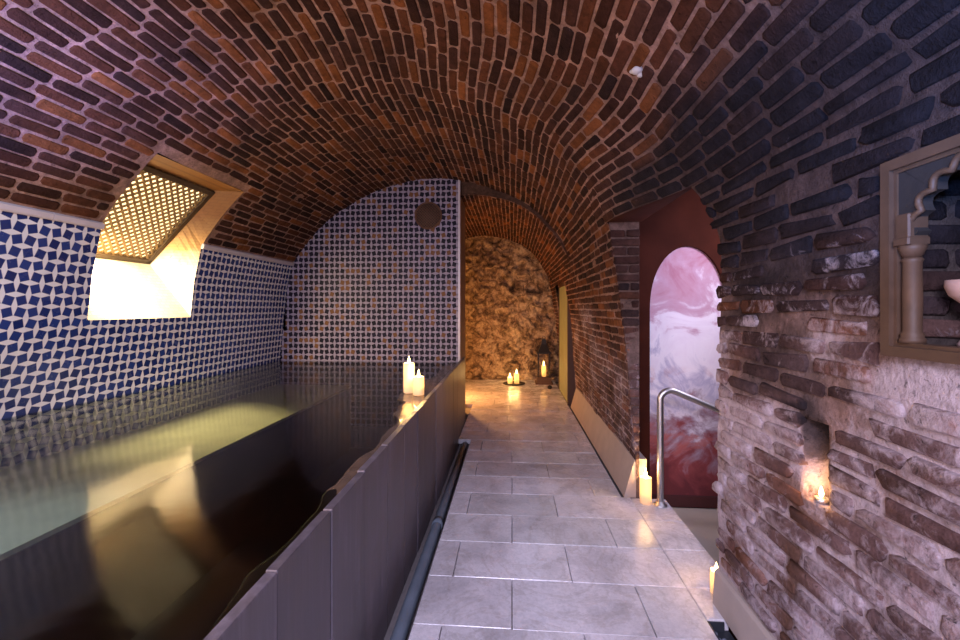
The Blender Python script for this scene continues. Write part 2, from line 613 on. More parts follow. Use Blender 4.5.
def frame_at(f, s, y):
    p = f(s, y)
    ds = f(s + 0.01, y) - f(s - 0.01, y); dy = f(s, y + 0.01) - f(s, y - 0.01)
    n = ds.cross(dy)
    n.normalize()
    n.negate()          # towards the room
    return p, ds.normalized(), dy.normalized(), n


# colours of brick and mortar: soot, lime wash and drips are stains; shade is painted in at the upper right
BR = [(0.050, 0.019, 0.013), (0.038, 0.016, 0.012), (0.070, 0.025, 0.014), (0.028, 0.014, 0.012), (0.045, 0.019, 0.014), (0.095, 0.034, 0.017), (0.06, 0.025, 0.018), (0.17, 0.06, 0.022)]
MO = (0.29, 0.175, 0.14)


def lime(p):
    if p[0] < 0.5 or p[2] > 2.0:
        return 0.0
    k = smooth((1.72 - p[2] + 0.55 * nz(p[0], p[1], p[2], 1.6)) / 0.55)
    k *= 0.55 + 0.9 * nz(p[0] + 3, p[1], p[2], 5.0) + 0.25
    k *= 0.95 if p[1] < 2.4 else 0.5
    return max(0.0, min(0.92, k))


def soot_shade(p):
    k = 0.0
    if p[0] > 0.6 and p[1] < 3.6:  # also paints shade over the upper right wall and vault
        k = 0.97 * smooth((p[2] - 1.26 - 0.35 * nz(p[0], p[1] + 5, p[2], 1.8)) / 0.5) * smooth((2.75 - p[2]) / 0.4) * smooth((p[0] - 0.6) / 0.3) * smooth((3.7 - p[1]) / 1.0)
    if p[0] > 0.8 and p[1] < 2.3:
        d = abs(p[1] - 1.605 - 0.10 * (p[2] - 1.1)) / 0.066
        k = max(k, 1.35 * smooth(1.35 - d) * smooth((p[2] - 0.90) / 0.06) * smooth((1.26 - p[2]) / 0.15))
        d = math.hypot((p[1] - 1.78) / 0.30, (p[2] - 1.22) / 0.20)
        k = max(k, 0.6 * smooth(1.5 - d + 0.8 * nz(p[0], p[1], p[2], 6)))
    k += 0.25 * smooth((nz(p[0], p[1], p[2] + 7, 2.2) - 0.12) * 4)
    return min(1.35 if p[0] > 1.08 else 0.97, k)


def drip(p):
    if p[0] < 0.8 or p[1] > 2.2 or p[2] > 0.85:
        return 0.0
    yc = 1.66 + 0.10 * (0.85 - p[2]) + 0.03 * nz(0, 0, p[2], 5)
    return 0.75 * smooth(1.5 - abs(p[1] - yc) / 0.035) * smooth((0.82 - p[2]) / 0.1)


def stain(c, p, mortar):
    wl = lime(p)
    c = mixc(c, (0.36, 0.27, 0.265) if mortar else (0.30, 0.19, 0.185), wl * (0.9 if mortar else 0.8))
    d = drip(p)
    c = mixc(c, (0.13, 0.055, 0.022), d)
    s = soot_shade(p)
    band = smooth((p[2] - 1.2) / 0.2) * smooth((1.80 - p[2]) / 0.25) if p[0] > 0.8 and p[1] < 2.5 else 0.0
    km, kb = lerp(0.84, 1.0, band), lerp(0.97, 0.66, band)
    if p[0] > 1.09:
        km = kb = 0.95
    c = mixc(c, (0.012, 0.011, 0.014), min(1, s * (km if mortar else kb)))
    return (*c, max(0.0, wl * (1.0 if mortar else 0.72) * (1 - d) * (1 - 1.15 * s) + (0.0 if mortar else (0.24 if p[0] < 1.09 else 0.0) * band * (1 + 1.8 * nz(p[0], p[1], p[2] * 2, 4))) + (0.12 if mortar else 0.0) * max(0.0, 1 - 1.5 * s)))


def mortar_col(p):
    k = 1 + 0.25 * nz(p[0], p[1], p[2], 3)
    return stain(tuple(x * k for x in MO), p, True)


RB = random.Random(3)


def brick(mb, f, s0, s1, y0, y1, h, jit=0.004, rnd=0.013):
    ph = (y1 - y0) * 0.5; sh = (s1 - s0) * 0.5
    sc_, yc = (s0 + s1) / 2, (y0 + y1) / 2
    p, a, b, n = frame_at(f, sc_, yc)
    col = RB.choice(BR)
    kk = RB.uniform(0.75, 1.25)
    col = tuple(x * kk for x in col)
    n = n + a * RB.uniform(-.05, .05) + b * RB.uniform(-.03, .03)
    rot = RB.uniform(-0.02, 0.02)
    r = min(rnd, sh * 0.7)
    base = []
    for sx, sy in ((-1, -1), (-1, 1), (1, 1), (1, -1)):
        if (sx, sy) in ((-1, -1), (1, 1)):
            base += [(sx * sh, sy * (ph - r)), (sx * (sh - r), sy * ph)] if (sx, sy) == (-1, -1) else [(sx * sh, sy * (ph - r)), (sx * (sh - r), sy * ph)]
        else:
            base += [(sx * (sh - r), sy * ph), (sx * sh, sy * (ph - r))]
    # order around the outline
    base = sorted(base, key=lambda q: math.atan2(q[1] / ph, q[0] / sh))
    base = [(q[0] + RB.uniform(-jit, jit), q[1] + RB.uniform(-jit, jit)) for q in base]
    base = [(q[0] - q[1] * rot, q[1] + q[0] * rot) for q in base]
    rings = []
    for k, (sc2, hh) in enumerate(((1.0, -0.012), (1.0, h * 0.55), (0.86, h))):
        ring = []
        for q in base:
            qa = q[0] * (1 if sc2 == 1 else (sh - 0.006) / sh); qb = q[1] * (1 if sc2 == 1 else (ph - 0.008) / ph)
            P = f(sc_ + qa, yc + qb)
            ring.append(mb.vert(P + n * (hh + wob(P) + (RB.uniform(-.0015, .0015) if k else 0)), stain(col, P, False)))
        rings.append(ring)
    N = len(base)
    for r0, r1 in zip(rings, rings[1:]):
        for k in range(N):
            mb.face((r0[k], r1[k], r1[(k + 1) % N], r0[(k + 1) % N]), 1, True)
    mb.face(rings[2][::-1], 1, True)


def lay(mb, f, s0, s1, y0, y1, skip, course=0.0745, length=0.238, joint=0.021, h=(0.001, 0.007), endjit=0.0, jit=0.004, bed=0.0175, drop=0.0):
    n = max(1, round((s1 - s0) / course)); c = (s1 - s0) / n
    for i in range(n):
        a = s0 + i * c
        y = y0 - (length * 0.5 if i % 2 else 0) + RB.uniform(-.05, .05)
        while y < y1:
            L = length * RB.uniform(0.88, 1.12)
            b0, b1 = max(y, y0), min(y + L, y1 + RB.uniform(-endjit, endjit))
            y += L + joint
            if b1 - b0 < 0.06 or (drop and RB.random() < drop):
                continue
            segs = skip(a, a + c, b0, b1)
            for q0, q1 in segs:
                if q1 - q0 > 0.05:
                    brick(mb, f, a + bed / 2, a + c - bed / 2, q0, q1, RB.uniform(*h), jit)


def cut(b0, b1, h0, h1):
    """what is left of [b0,b1] outside [h0,h1]"""
    if b1 <= h0 or b0 >= h1:
        return [(b0, b1)]
    return [(b0, h0), (h1, b1)]


# ------------------------------------------------------------------ floor
ROWS = [-1.6, -1.2, -0.84, -0.48, -0.12, 0.24, 0.6, 0.96, 1.3, 1.64, 2.0, 2.37, 2.735, 3.10, 3.46, 3.81, 4.16, 4.49]
while ROWS[-1] < 8.9:
    ROWS.append(ROWS[-1] + 0.355)
f = MB()
ra = random.Random(11)
for i, (y0, y1) in enumerate(zip(ROWS, ROWS[1:])):
    xl = -0.47
    if y0 > 4.84: xl = -0.612
    if y0 > 6.3: xl = -1.25
    odd = (i - 10) % 2
    xs = [xl] + [x for x in (-0.99, -0.66, -0.33, 0.0, 0.33, 0.66) if x > xl + 0.1 and (round(x / 0.33) % 2 == (0 if not odd else 1))]
    if i >= 10 + 8:
        xs = [x + (ra.uniform(-.08, .08) if k else 0) for k, x in enumerate(xs)]
    xs = sorted(xs)
    xr = 0.935 if y0 < 3.4 else 0.868
    xs.append(xr)
    for a, b in zip(xs, xs[1:]):
        k = ra.uniform(0.88, 1.1)
        f.col = (0.70 * k, 0.675 * k * ra.uniform(.98, 1.01), 0.70 * k)
        dz = ra.uniform(-.002, .002)
        f.bbox((a + .002, y0 + .002, -.05), (b - .002, y1 - .002, dz), 0.003)
    if y0 < 3.4:
        f.col = (0.72, 0.68, 0.70)
        x1 = 1.04 if y1 < 2.3 else 1.2
        yy0 = 2.14 if i == 10 else y0
        if not (i == 10):
            f.bbox((xr + .002, max(yy0, y0) + .002, -.05), (x1, min(y1, 3.45) - .002, 0), 0.004)
        else:
            f.bbox((xr + .002, 2.135, -.05), (1.04, y1 - .002, 0), 0.004)
            f.bbox((1.04, 2.29, -.05), (1.2, y1 - .002, 0), 0.004)
f.col = (0.1, 0.1, 0.1)
f.box((-0.47, -1.6, -0.25), (0.93, 2.0, -0.05), 1)
f.box((-0.47, 2.0, -0.25), (0.86, 9.0, -0.05), 1)
f.box((-1.3, 6.2, -0.25), (-0.47, 9.0, -0.05), 1)
f.box((0.93, 2.29, -0.25), (1.2, 3.46, -0.05), 1)
f.box((0.86, 3.46, -0.25), (1.1, 9.0, -0.05), 1)
f.box((-0.62, -1.6, -0.30), (-0.47, 6.2, -0.10), 1)   # bottom of the gutter beside the pool
f.build('floor', [M_FLOOR, M_JOINT], kind='structure')

# lower landing of the side passage
f = MB()
f.box((1.2, 2.25, -0.32), (2.65, 3.9, -0.25))
f.build('floor_landing', M_BEIGE, kind='structure')
f = MB()
f.box((1.185, 2.3, -0.25), (1.2, 3.45, -0.05))
f.build('trim_step', M_BEIGE, kind='structure')

# ------------------------------------------------------------------ tiled left wall
LWP = [(-3.2, 0), (-3.18, .78), (-3.14, 1.2), (-3.118, 1.41), (-3.08, 1.75), (-3.0, 2.12)]
WY0, WY1, WZ0 = 2.92, 3.93, 1.41


def left_x(z):
    for (x0, z0), (x1, z1) in zip(LWP, LWP[1:]):
        if z <= z1:
            return lerp(x0, x1, (z - z0) / (z1 - z0))
    return LWP[-1][0]


def left_pt(z, y):
    dx = -0.13 * smooth((3.8 - y) / 1.5) * smooth((1.5 - z) / 0.8)
    return Vector((left_x(z) + dx, y, z))


f = MB()
zs = [-.1, .2, .5, .78, .95, 1.1, 1.25, 1.35, 1.41, 1.5, 1.6, 1.75, 1.85, 1.95, 2.05, 2.12]
ys = [YF + (WY0 - YF) * i / 16 for i in range(17)] + [WY0 + (WY1 - WY0) * i / 4 for i in range(1, 5)] + [WY1 + (YB + .05 - WY1) * i / 8 for i in range(1, 9)]
f.grid(zs, ys, left_pt, hole=lambda z, y: z > WZ0 and WY0 < y < WY1, uvf=lambda z, y: (y / 0.072, z * 1.02 / 0.077))
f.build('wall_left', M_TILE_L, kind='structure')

# lilac edge tiles along the top of the tiled wall
for k, (a, b) in enumerate(((YF, WY0), (WY1, YB))):
    f = MB()
    n = max(1, round((b - a) / 0.36))
    for i in range(n):
        y0 = a + (b - a) * i / n; y1 = a + (b - a) * (i + 1) / n - 0.004
        f.prism([(-3.04, 2.075), (-2.99, 2.075), (-2.982, 2.085), (-2.975, 2.112), (-2.985, 2.125), (-3.04, 2.125)], 'y', y0, y1)
    f.build('trim_tile_%d' % (k + 1), M_TRIM, kind='structure')

# ------------------------------------------------------------------ vaulted brick ceiling
WTOP = 2.62
s_win = 0.0
while shell(s_win, 3.4).z < WTOP:
    s_win += 0.005
S_SPLIT = LC - 0.075                 # ceiling meets right wall here (height of the door soffit)
f = MB()
ss = [s_win * i / 6 for i in range(7)] + [s_win + (S_SPLIT - s_win) * i / 90 for i in range(1, 91)]
ys = [YF + (WY0 - YF) * i / 48 for i in range(49)] + [WY0 + (WY1 - WY0) * i / 10 for i in range(1, 11)] + [WY1 + (YB + .07 - WY1) * i / 20 for i in range(1, 21)]


def shell_w(s, y):
    p, a, b, n = frame_at(shell, s, y)
    return p + n * (wob(p) - 0.003 + 0.003 * nz(p.x, p.y, p.z, 14))


f.grid(ss, ys, shell_w, hole=lambda s, y: s < s_win and WY0 < y < WY1, colf=mortar_col)
lay(f, shell, 0.03, S_SPLIT, -0.2, YB + .06,
    lambda s0, s1, a, b: cut(a, b, WY0 - .03, WY1 + .04) if s0 < s_win + 0.03 else [(a, b)], endjit=0.02)
f.build('ceiling', [M_MORTAR, M_BRICK], kind='structure')

f = MB()      # lump of white plaster left on the vault
ctr = Vector((0.596, 2.09, 2.635))
for k in range(3):
    rr = (0.028, 0.018, 0.014)[k]
    off = Vector(((0, 0, 0), (.022, .018, -.012), (-.016, .022, .008))[k])
    f.lathe([(rr * math.sin(PI * j / 8) + .0004, rr * .6 * math.cos(PI * j / 8)) for j in range(9)], c=tuple(ctr + off), n=12)
f.build('trim_plaster_patch', simple('white_plaster', (0.55, 0.52, 0.5), 0.8, bump=0.4), kind='structure')

# ------------------------------------------------------------------ right wall, near part
NY0, NY1, NZ0, NZ1 = 0.77, 1.26, 1.395, 1.88      # niche opening
f = MB()


def wall_s(z):
    return LC + (2.11 - z) * (LW_ / 2.11)


def shell_n(s, y):      # the doorway edge of the near wall leans away at the top
    z = 2.11 - (s - LC) * (2.11 / LW_)
    return shell(s, y + 0.19 * smooth((z - 1.8) / 0.4) * smooth((y - 1.7) / 0.57))


def wall_w(s, y):
    p, a, b, n = frame_at(shell_n if y < 2.3 else shell, s, y)
    q = p + n * (wob(p) - 0.002 + 0.006 * nz(p.x, p.y, p.z, 12))
    if in_notch(y, p.z) and y < 2:
        q += Vector((0.085, 0, 0))
    return q


zl = sorted([2.18, 2.12, 2.05] + [2.0 - 0.04 * i for i in range(51)] + [0.813, 0.817, 1.098, 1.102, NZ0, NZ1], reverse=True)
yl = sorted([YF + 0.2 * i for i in range(12)] + [0.72 + 0.04 * i for i in range(40)] + [1.533, 1.537, 1.643, 1.647, NY0, NY1])
yl = [y for y in yl if y < YD0 - 0.01] + [YD0 - 0.005]
f.grid([S_SPLIT] + [wall_s(z) for z in zl if wall_s(z) > S_SPLIT + .01], yl, wall_w, colf=mortar_col,
       hole=lambda s, y: NY0 < y < NY1 and NZ0 < shell(s, y).z < NZ1)


def skip_near(s0, s1, a, b):
    z = shell((s0 + s1) / 2, 1).z
    if z < 0.20:
        return []
    r = [(a, b)]
    if NZ0 - 0.04 < z < NZ1 + 0.05:
        r = cut(a, b, NY0 - 0.05, NY1 + 0.05)
    if 0.78 < z < 1.13:
        r = [q for t in r for q in cut(t[0], t[1], 1.53, 1.65)]
    return r


lay(f, shell_n, S_SPLIT, LT - .05, 0.3, YD0, skip_near, course=0.072, length=0.25, joint=0.024, h=(0.005, 0.016), endjit=0.035, jit=0.0095, bed=0.02, drop=0.025)
f.build('wall_right', [M_MORTAR, M_BRICK], kind='structure')

# jamb side and thickness of the near wall towards the side passage
f = MB()
f.col = (0.2, 0.1, 0.08)
f.box((1.085, YD0 - .32, -.3), (2.65, YD0 - 0.03, 2.75))
f.build('wall_passage_near', M_REDBROWN, kind='structure')

# ------------------------------------------------------------------ right wall of the corridor with the far jamb
f = MB()
zl = [2.18] + [2.11 - 2.11 * i / 34 for i in range(35)]
yl = [YD1 + (YE + .1 - YD1) * i / 60 for i in range(61)]
f.grid([S_SPLIT] + [wall_s(z) for z in zl[1:]], yl, wall_w, colf=mortar_col,
       hole=lambda s, y: 6.67 < y < 8.02 and shell(s, 6).z < 1.90)
lay(f, shell, S_SPLIT, LT - .06, YD1, YE,
    lambda s0, s1, a, b: [] if shell((s0 + s1) / 2, 4).z < .3 else (cut(a, b, 6.62, 8.06) if shell((s0 + s1) / 2, 4).z < 1.93 else [(a, b)]),
    course=0.07, length=0.225, h=(0.0, 0.010), jit=0.005)


def jamb(z, x):      # face of the far jamb, looking back at the camera
    return Vector((x, YD1, z))


def jamb_x0(z):
    k = max(0, min(1, (2.11 - z) / 2.11))
    return pick(far_w, k)[0] if z < 2.11 else 0.765


zz = [0, .3, .6, .9, 1.2, 1.5, 1.8, 2.0, 2.185]
rows = []
for z in zz:
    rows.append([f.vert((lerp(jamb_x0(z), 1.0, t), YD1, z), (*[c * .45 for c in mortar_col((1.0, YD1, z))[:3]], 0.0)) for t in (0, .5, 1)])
for r0, r1 in zip(rows, rows[1:]):
    for k in range(2):
        f.face((r0[k], r0[k + 1], r1[k + 1], r1[k]), 0)
z = 0.31
i = 0
while z < 2.12:
    x0 = jamb_x0(z + .03)
    if i % 2 and 1.0 - x0 > 0.14:
        spans = [(x0, x0 + (1.0 - x0) * .5), (x0 + (1.0 - x0) * .5 + .012, 1.0)]
    else:
        spans = [(x0 - .004, 1.0)]
    for a, b in spans:
        if b - a > 0.03:
            brick(f, lambda s, y: Vector((y, YD1, s)), z, z + .056, a, b, RB.uniform(.004, .014), 0.003, 0.008)
    z += .07; i += 1
# return of the jamb and the underside of the wall over the doorway
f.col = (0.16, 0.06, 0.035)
f.quad((1.0, YD1, 0), (1.0, 3.86, 0), (1.0, 3.86, 2.185), (1.0, YD1, 2.185))
f.build('wall_corridor', [M_MORTAR, M_BRICK], kind='structure')

f = MB()
sof = []
n = 14
for i in range(n + 1):
    y = lerp(YD0 + .02, YD1, i / n)
    p = shell(S_SPLIT, y)
    sof.append((f.vert((p.x - .004, y, p.z - .002)), f.vert((max(1.02, p.x + .03), y, 2.18)), f.vert((max(1.02, p.x + .03), y, 2.75))))
for a, b in zip(sof, sof[1:]):
    f.face((a[0], b[0], b[1], a[1]), 0)
    f.face((a[1], b[1], b[2], a[2]), 0)
f.build('ceiling_doorway', M_REDBROWN, kind='structure')

# plinths along the right wall
f = MB()
f.prism([(0.885, 0), (0.965, 0.295), (0.985, 0.305), (1.06, 0.305), (1.06, 0)], 'y', YD1 + 0.01, 6.55)
f.build('baseboard_corridor', M_PLINTH, kind='structure')
f = MB()
f.prism([(1.018, 0), (1.028, 0.165), (1.04, 0.178), (1.10, 0.178), (1.10, 0)], 'y', YF, YD0 - .015)
f.build('baseboard_right', M_PLINTH, kind='structure')

# ------------------------------------------------------------------ side passage with the arched mural
MY = 3.86
AX0, AX1, ASP, ATOP = 1.21, 1.86, 1.48, 2.04
f = MB()
am = (AX0 + AX1) / 2
archp = [(AX0, -0.25), (AX0, 0.6)]
for i in range(0, 25):
    t = PI - PI * i / 24
    archp.append((am + (AX1 - AX0) / 2 * math.cos(t), ASP + (ATOP - ASP) * math.sin(t) ** 0.92))
archp += [(AX1, 0.6), (AX1, -0.25)]
# front face: strips joining the arch to an outer rectangle
outer = []
for (x, z) in archp:
    if z <= ASP + 1e-6 and x < am: outer.append((0.99, z))
    elif z <= ASP + 1e-6: outer.append((2.65, z))
    else:
        q = (x - am) / ((AX1 - AX0) / 2)
        a = math.atan2(z - ASP, x - am)
        ux, uz = math.cos(a), math.sin(a)
        lx = (2.65 - am) if ux > 0 else (am - 0.99)
        k = min(lx / abs(ux) if abs(ux) > 1e-6 else 99, (2.75 - ASP) / uz if uz > 1e-6 else 99)
        outer.append((am + ux * k, ASP + uz * k))
ia = [f.vert((x, MY, z)) for x, z in archp]
io = [f.vert((x, MY, z)) for x, z in outer]
ib = [f.vert((x, MY + .03, z)) for x, z in archp]
for k in range(len(ia) - 1):
    f.face((ia[k], io[k], io[k + 1], ia[k + 1]), 0, False)
    f.face((ib[k], ia[k], ia[k + 1], ib[k + 1]), 0, False)
f.quad((0.99, MY, 2.75), (am, MY, 2.75), (am, MY, 2.70), (0.99, MY, 2.2))
f.build('wall_passage', M_REDBROWN, kind='structure')
f = MB()
f.box((1.1, MY + .03, -.3), (2.0, MY + .07, 2.2))
f.build('wall_mural', M_MURAL, kind='structure')
f = MB()
f.prism([(MY + .015, -.25), (MY + .015, -.155), (MY + .03, -.15), (MY + .03, -.25)], 'x', AX0, AX1)
f.build('baseboard_passage', M_DARKRED, kind='structure')
f = MB()
f.box((1.21, MY, -.32), (1.83, MY + .03, -.25))
f.build('floor_alcove', M_BEIGE, kind='structure')
f = MB()
f.box((2.62, 2.2, -.3), (2.68, 3.9, 2.8))
f.build('wall_passage_right', M_REDBROWN, kind='structure')
f = MB()
f.box((1.0, 2.0, 2.75), (2.68, 3.9, 2.8))
f.build('ceiling_side', M_REDBROWN, kind='structure')

# ------------------------------------------------------------------ tiled end wall of the pool
f = MB()
top = [p for p in [pick(far_c, i / 60) for i in range(61)] if p[0] < -0.69]
top.append((-0.69, 3.20))
allp = [(left_x(z) - .02, z) for z in (-.1, .4, .78, 1.2, 1.75)] + top
colx = []
for (x, z) in allp:
    colx.append((x, z))
# columns from curve to straight floor
for (x0, z0), (x1, z1) in zip(colx[4:], colx[5:]):
    a = [f.vert((x, YB, z), None, (x / 0.073, z / 0.0785)) for x, z in ((x0, -.1), (x1, -.1), (x1, z1 + .06), (x0, z0 + .06))]
    f.face(a, 0, False)
for (x0, z0), (x1, z1) in zip(colx[:4], colx[1:5]):
    a = [f.vert((x, YB, z), None, (x / 0.073, z / 0.0785)) for x, z in ((x0, z0), (x1, z0 if False else z0), (x1, z1), (x0, z1))]
    f.face(a, 0, False)
x4 = colx[4][0]
a = [f.vert((x, YB, z), None, (x / 0.073, z / 0.0785)) for x, z in ((colx[0][0], -.1), (x4 + .001, -.1), (x4 + .001, 1.8), (colx[0][0], 1.8))]
f.face(a, 0, False)
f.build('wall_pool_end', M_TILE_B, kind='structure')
f = MB()   # narrow lilac edge and plaster side of that wall
f.box((-0.715, YB - .012, -.1), (-0.688, YB + .05, 3.2))
f.build('trim_corner', M_TRIM, kind='structure')
f = MB()
f.box((-3.3, YB + .05, -.1), (-0.69, 6.3, 2.2))
f.box((-2.4, YB + .05, 2.2), (-0.69, 6.3, 3.15))
f.build('wall_behind_pool', M_PLAIN, kind='structure')

# ------------------------------------------------------------------ lower brick vault over the passage
f = MB()
pv = [(-1.25, 2.86)] + chaikin([(-0.98, 2.97), (-0.63, 3.02), (-0.16, 2.98), (0.24, 2.80), (0.57, 2.455), (0.74, 2.16), (0.772, 2.10)])
pv_t, LV = resample(pv, NC)


def vault2(s, y):
    a = pick(pv_t, s / LV)
    return Vector((a[0] + 0.0, y, a[1]))


def vault2_w(s, y):
    p, a, b, n = frame_at(vault2, s, y)
    return p + n * (wob(p) - 0.003)


f.grid([LV * i / 60 for i in range(61)], [YB + .04 + (YE + .1 - YB) * i / 30 for i in range(31)], vault2_w, colf=mortar_col)
lay(f, vault2, 0.02, LV - .01, YB + .05, YE, lambda s0, s1, a, b: [(a, b)], course=0.062, length=0.2, joint=0.018, bed=0.014)
# the step between the two vaults
for i in range(40):
    t0, t1 = i / 40, (i + 1) / 40
    c0 = pick(far_c, 0.52 + 0.48 * t0); c1 = pick(far_c, 0.52 + 0.48 * t1)
    d0 = pick(pv_t, 0.16 + 0.84 * t0); d1 = pick(pv_t, 0.16 + 0.84 * t1)
    f.col = (0.09, 0.05, 0.035)
    f.quad((c0[0] + .03, YB + .06, c0[1] + .04), (c1[0] + .03, YB + .06, c1[1] + .04), (d1[0], YB + .06, d1[1]), (d0[0], YB + .06, d0[1]))
f.build('ceiling_passage', [M_MORTAR, M_BRICK], kind='structure')

f = MB()   # rubble end wall and the hidden left side of the passage


def rub(u, v):
    k = 0.08 * nz(u, v, 1, 3.2) + 0.07 * nz(u, v, 5, 7) + 0.05 * nz(u, v, 9, 15)
    return Vector((u, YE + k, v))


f.grid([-1.3 + 2.4 * i / 110 for i in range(111)], [-.05 + 3.2 * i / 140 for i in range(141)], rub)
f.build('wall_end', M_RUBBLE, kind='structure')
f = MB()
f.grid([6.28 + 2.75 * i / 40 for i in range(41)], [-.05 + 3.0 * i / 40 for i in range(41)], lambda u, v: Vector((-1.2 + .05 * nz(u, v, 3, 3) + .03 * nz(u, v, 3, 9), u, v)))
f.build('wall_passage_left', M_RUBBLE, kind='structure')
f = MB()
f.box((-3.5, YF - .05, -.3), (1.3, YF, 3.4))
f.build('wall_front', M_PLAIN, kind='structure')

# pale green plank door in the corridor wall
dr = bpy.data.objects.new('door_1', None); COL.objects.link(dr); dr['kind'] = 'structure'
dr.location = (0, 0, 0)
f = MB()
for i in range(6):
    y0 = 6.72 + i * 0.21
    f.bbox((0.872, y0, 0.0), (0.93, y0 + .205, 1.87), 0.004)
f.build('door_leaf', M_DOOR, dr)
f = MB()
f.box((0.855, 6.64, 0), (0.98, 6.715, 1.90)); f.box((0.865, 7.985, 0), (0.98, 8.05, 1.90)); f.box((0.855, 6.64, 1.88), (0.98, 8.05, 1.95))
f.build('door_frame', M_DOORFRAME, dr)

# ------------------------------------------------------------------ splayed window
wn = bpy.data.objects.new('window_1', None); COL.objects.link(wn); wn['kind'] = 'structure'
LYa, LYb = 2.98, 3.80
LBx, LBz, LTx, LTz = -3.44, 1.935, -2.79, 2.60
f = MB()


def wedge(t):   # the opening's edge on the wall: t in 0..1 from sill to top
    z = lerp(WZ0, WTOP, t)
    if z < 2.12:
        return left_x(z), z
    return CX - math.sqrt(RR ** 2 - (z - CZ) ** 2), z


K = 14
for y_w, y_l, fl in ((WY1 + .005, LYb, 0), (WY0 - .005, LYa, 1)):
    for i in range(K):
        a, b = wedge(i / K), wedge((i + 1) / K)
        l0 = (lerp(LBx, LTx, i / K), lerp(LBz, LTz, i / K)); l1 = (lerp(LBx, LTx, (i + 1) / K), lerp(LBz, LTz, (i + 1) / K))
        f.quad((a[0], y_w, a[1]), (b[0], y_w, b[1]), (l1[0], y_l, l1[1]), (l0[0], y_l, l0[1]))
# sill and head
s0, s1 = wedge(0), wedge(1)
f.quad((s0[0] + .004, WY0, s0[1]), (s0[0] + .004, WY1, s0[1]), (LBx, LYb, LBz), (LBx, LYa, LBz))
f.quad((s1[0], WY0, s1[1]), (s1[0], WY1, s1[1]), (LTx, LYb, LTz), (LTx, LYa, LTz))
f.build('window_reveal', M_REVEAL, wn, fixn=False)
# lattice lies in the inclined plane; u along y, v up the slope
D = Vector((LTx - LBx, 0, LTz - LBz)); LL = D.length; D.normalize()
NN = Vector((D.z, 0, -D.x))     # towards the room


def lat(u, v, n=0.0):
    p = Vector((LBx, LYa, LBz)) + D * v + NN * n
    p.y += u
    return p


def bar(mb, p0, p1, wd, th, n0):
    a = Vector((p1[0] - p0[0], p1[1] - p0[1])); a.normalize(); q = Vector((-a.y, a.x)) * wd / 2
    c = [(p0[0] + q.x, p0[1] + q.y), (p0[0] - q.x, p0[1] - q.y), (p1[0] - q.x, p1[1] - q.y), (p1[0] + q.x, p1[1] + q.y)]
    i = [mb.vert(lat(x, y, n)) for n in (n0, n0 + th) for x, y in c]
    for k in ((0, 1, 2, 3), (7, 6, 5, 4), (0, 4, 5, 1), (1, 5, 6, 2), (2, 6, 7, 3), (3, 7, 4, 0)):
        mb.face([i[j] for j in k], 0, False)


Wd = LYb - LYa
f = MB()
st = 0.068
for sgn in (1, -1):
    k = -40
    while k < 60:
        c = k * st; k += 1
        # line v = sgn*u + c  clipped to rectangle
        pts = []
        for u in (0, Wd):
            v = sgn * u + c
            if 0 <= v <= LL: pts.append((u, v))
        for v in (0, LL):
            u = (v - c) * sgn
            if 0 < u < Wd: pts.append((u, v))
        if len(pts) >= 2 and math.dist(pts[0], pts[1]) > .03:
            bar(f, pts[0], pts[1], 0.017, 0.010, 0.0 if sgn > 0 else 0.008)
f.build('lattice', M_SLAT, wn)
f = MB()
fw = 0.046
for a, b in (((0, fw / 2), (Wd, fw / 2)), ((0, LL - fw / 2), (Wd, LL - fw / 2)), ((fw / 2, 0), (fw / 2, LL)), ((Wd - fw / 2, 0), (Wd - fw / 2, LL))):
    bar(f, a, b, fw, 0.035, -0.005)
f.build('window_frame', M_WOOD, wn)
f = MB()
f.quad(lat(0, 0, -.05), lat(Wd, 0, -.05), lat(Wd, LL, -.05), lat(0, LL, -.05))
f.build('pane', M_PANE, wn)

# ------------------------------------------------------------------ pool
f = MB()
ra = random.Random(5)
y = YF
while y < YB - .05:
    y1 = min(y + 0.335, YB + 0.0)
    k = ra.uniform(0.8, 1.25)
    f.col = (0.10 * k, 0.086 * k, 0.106 * k)
    dx = ra.uniform(-.003, .003)
    zt = 0.805 + 0.045 * max(0, min(1, (y - .8) / 4.0))
    f.bbox((-0.648 + dx, y + .002, -.1), (-0.615 + dx, y1 - .002, zt), 0.003)
    y = y1
f.build('wall_pool', M_PANEL, kind='structure')
f = MB()
f.box((-3.45, YF, -.45), (-0.64, YB, -.40))
f.box((-0.66, YF, -.40), (-0.645, YB, .76))
f.box((-3.45, YF, -.40), (-2.18, YB, .425))
f.build('floor_pool', M_POOLDARK, kind='structure')
f = MB()
f.box((-3.45, YF, .425), (-2.17, YB, .45))
f.build('trim_pool_bench', M_BENCH, kind='structure')
WATER = 0.78
f = MB()
nx, ny = 6, 60


def ledge(u, v):
    edge = -0.725 - 0.11 * smooth((v - 2.6) / .5) + 0.05 * nz(0, v, 2, 3.0) + 0.03 * nz(0, v, 7, 9) - 0.09 * smooth((v - 3.0) / .4) * smooth((4.2 - v) / .4)
    x = lerp(edge, -0.655, min(1, u))
    z = WATER + 0.004 + 0.010 * nz(x, v, 1, 4.0) + 0.006 * nz(x, v, 3, 13)
    z = max(z, WATER + .0035) if 3.2 < v < 3.75 else z - 0.05 * smooth((1.9 - v) / .9) + 0.002
    if u < 0.05: z -= 0.16
    return Vector((x, v, z))


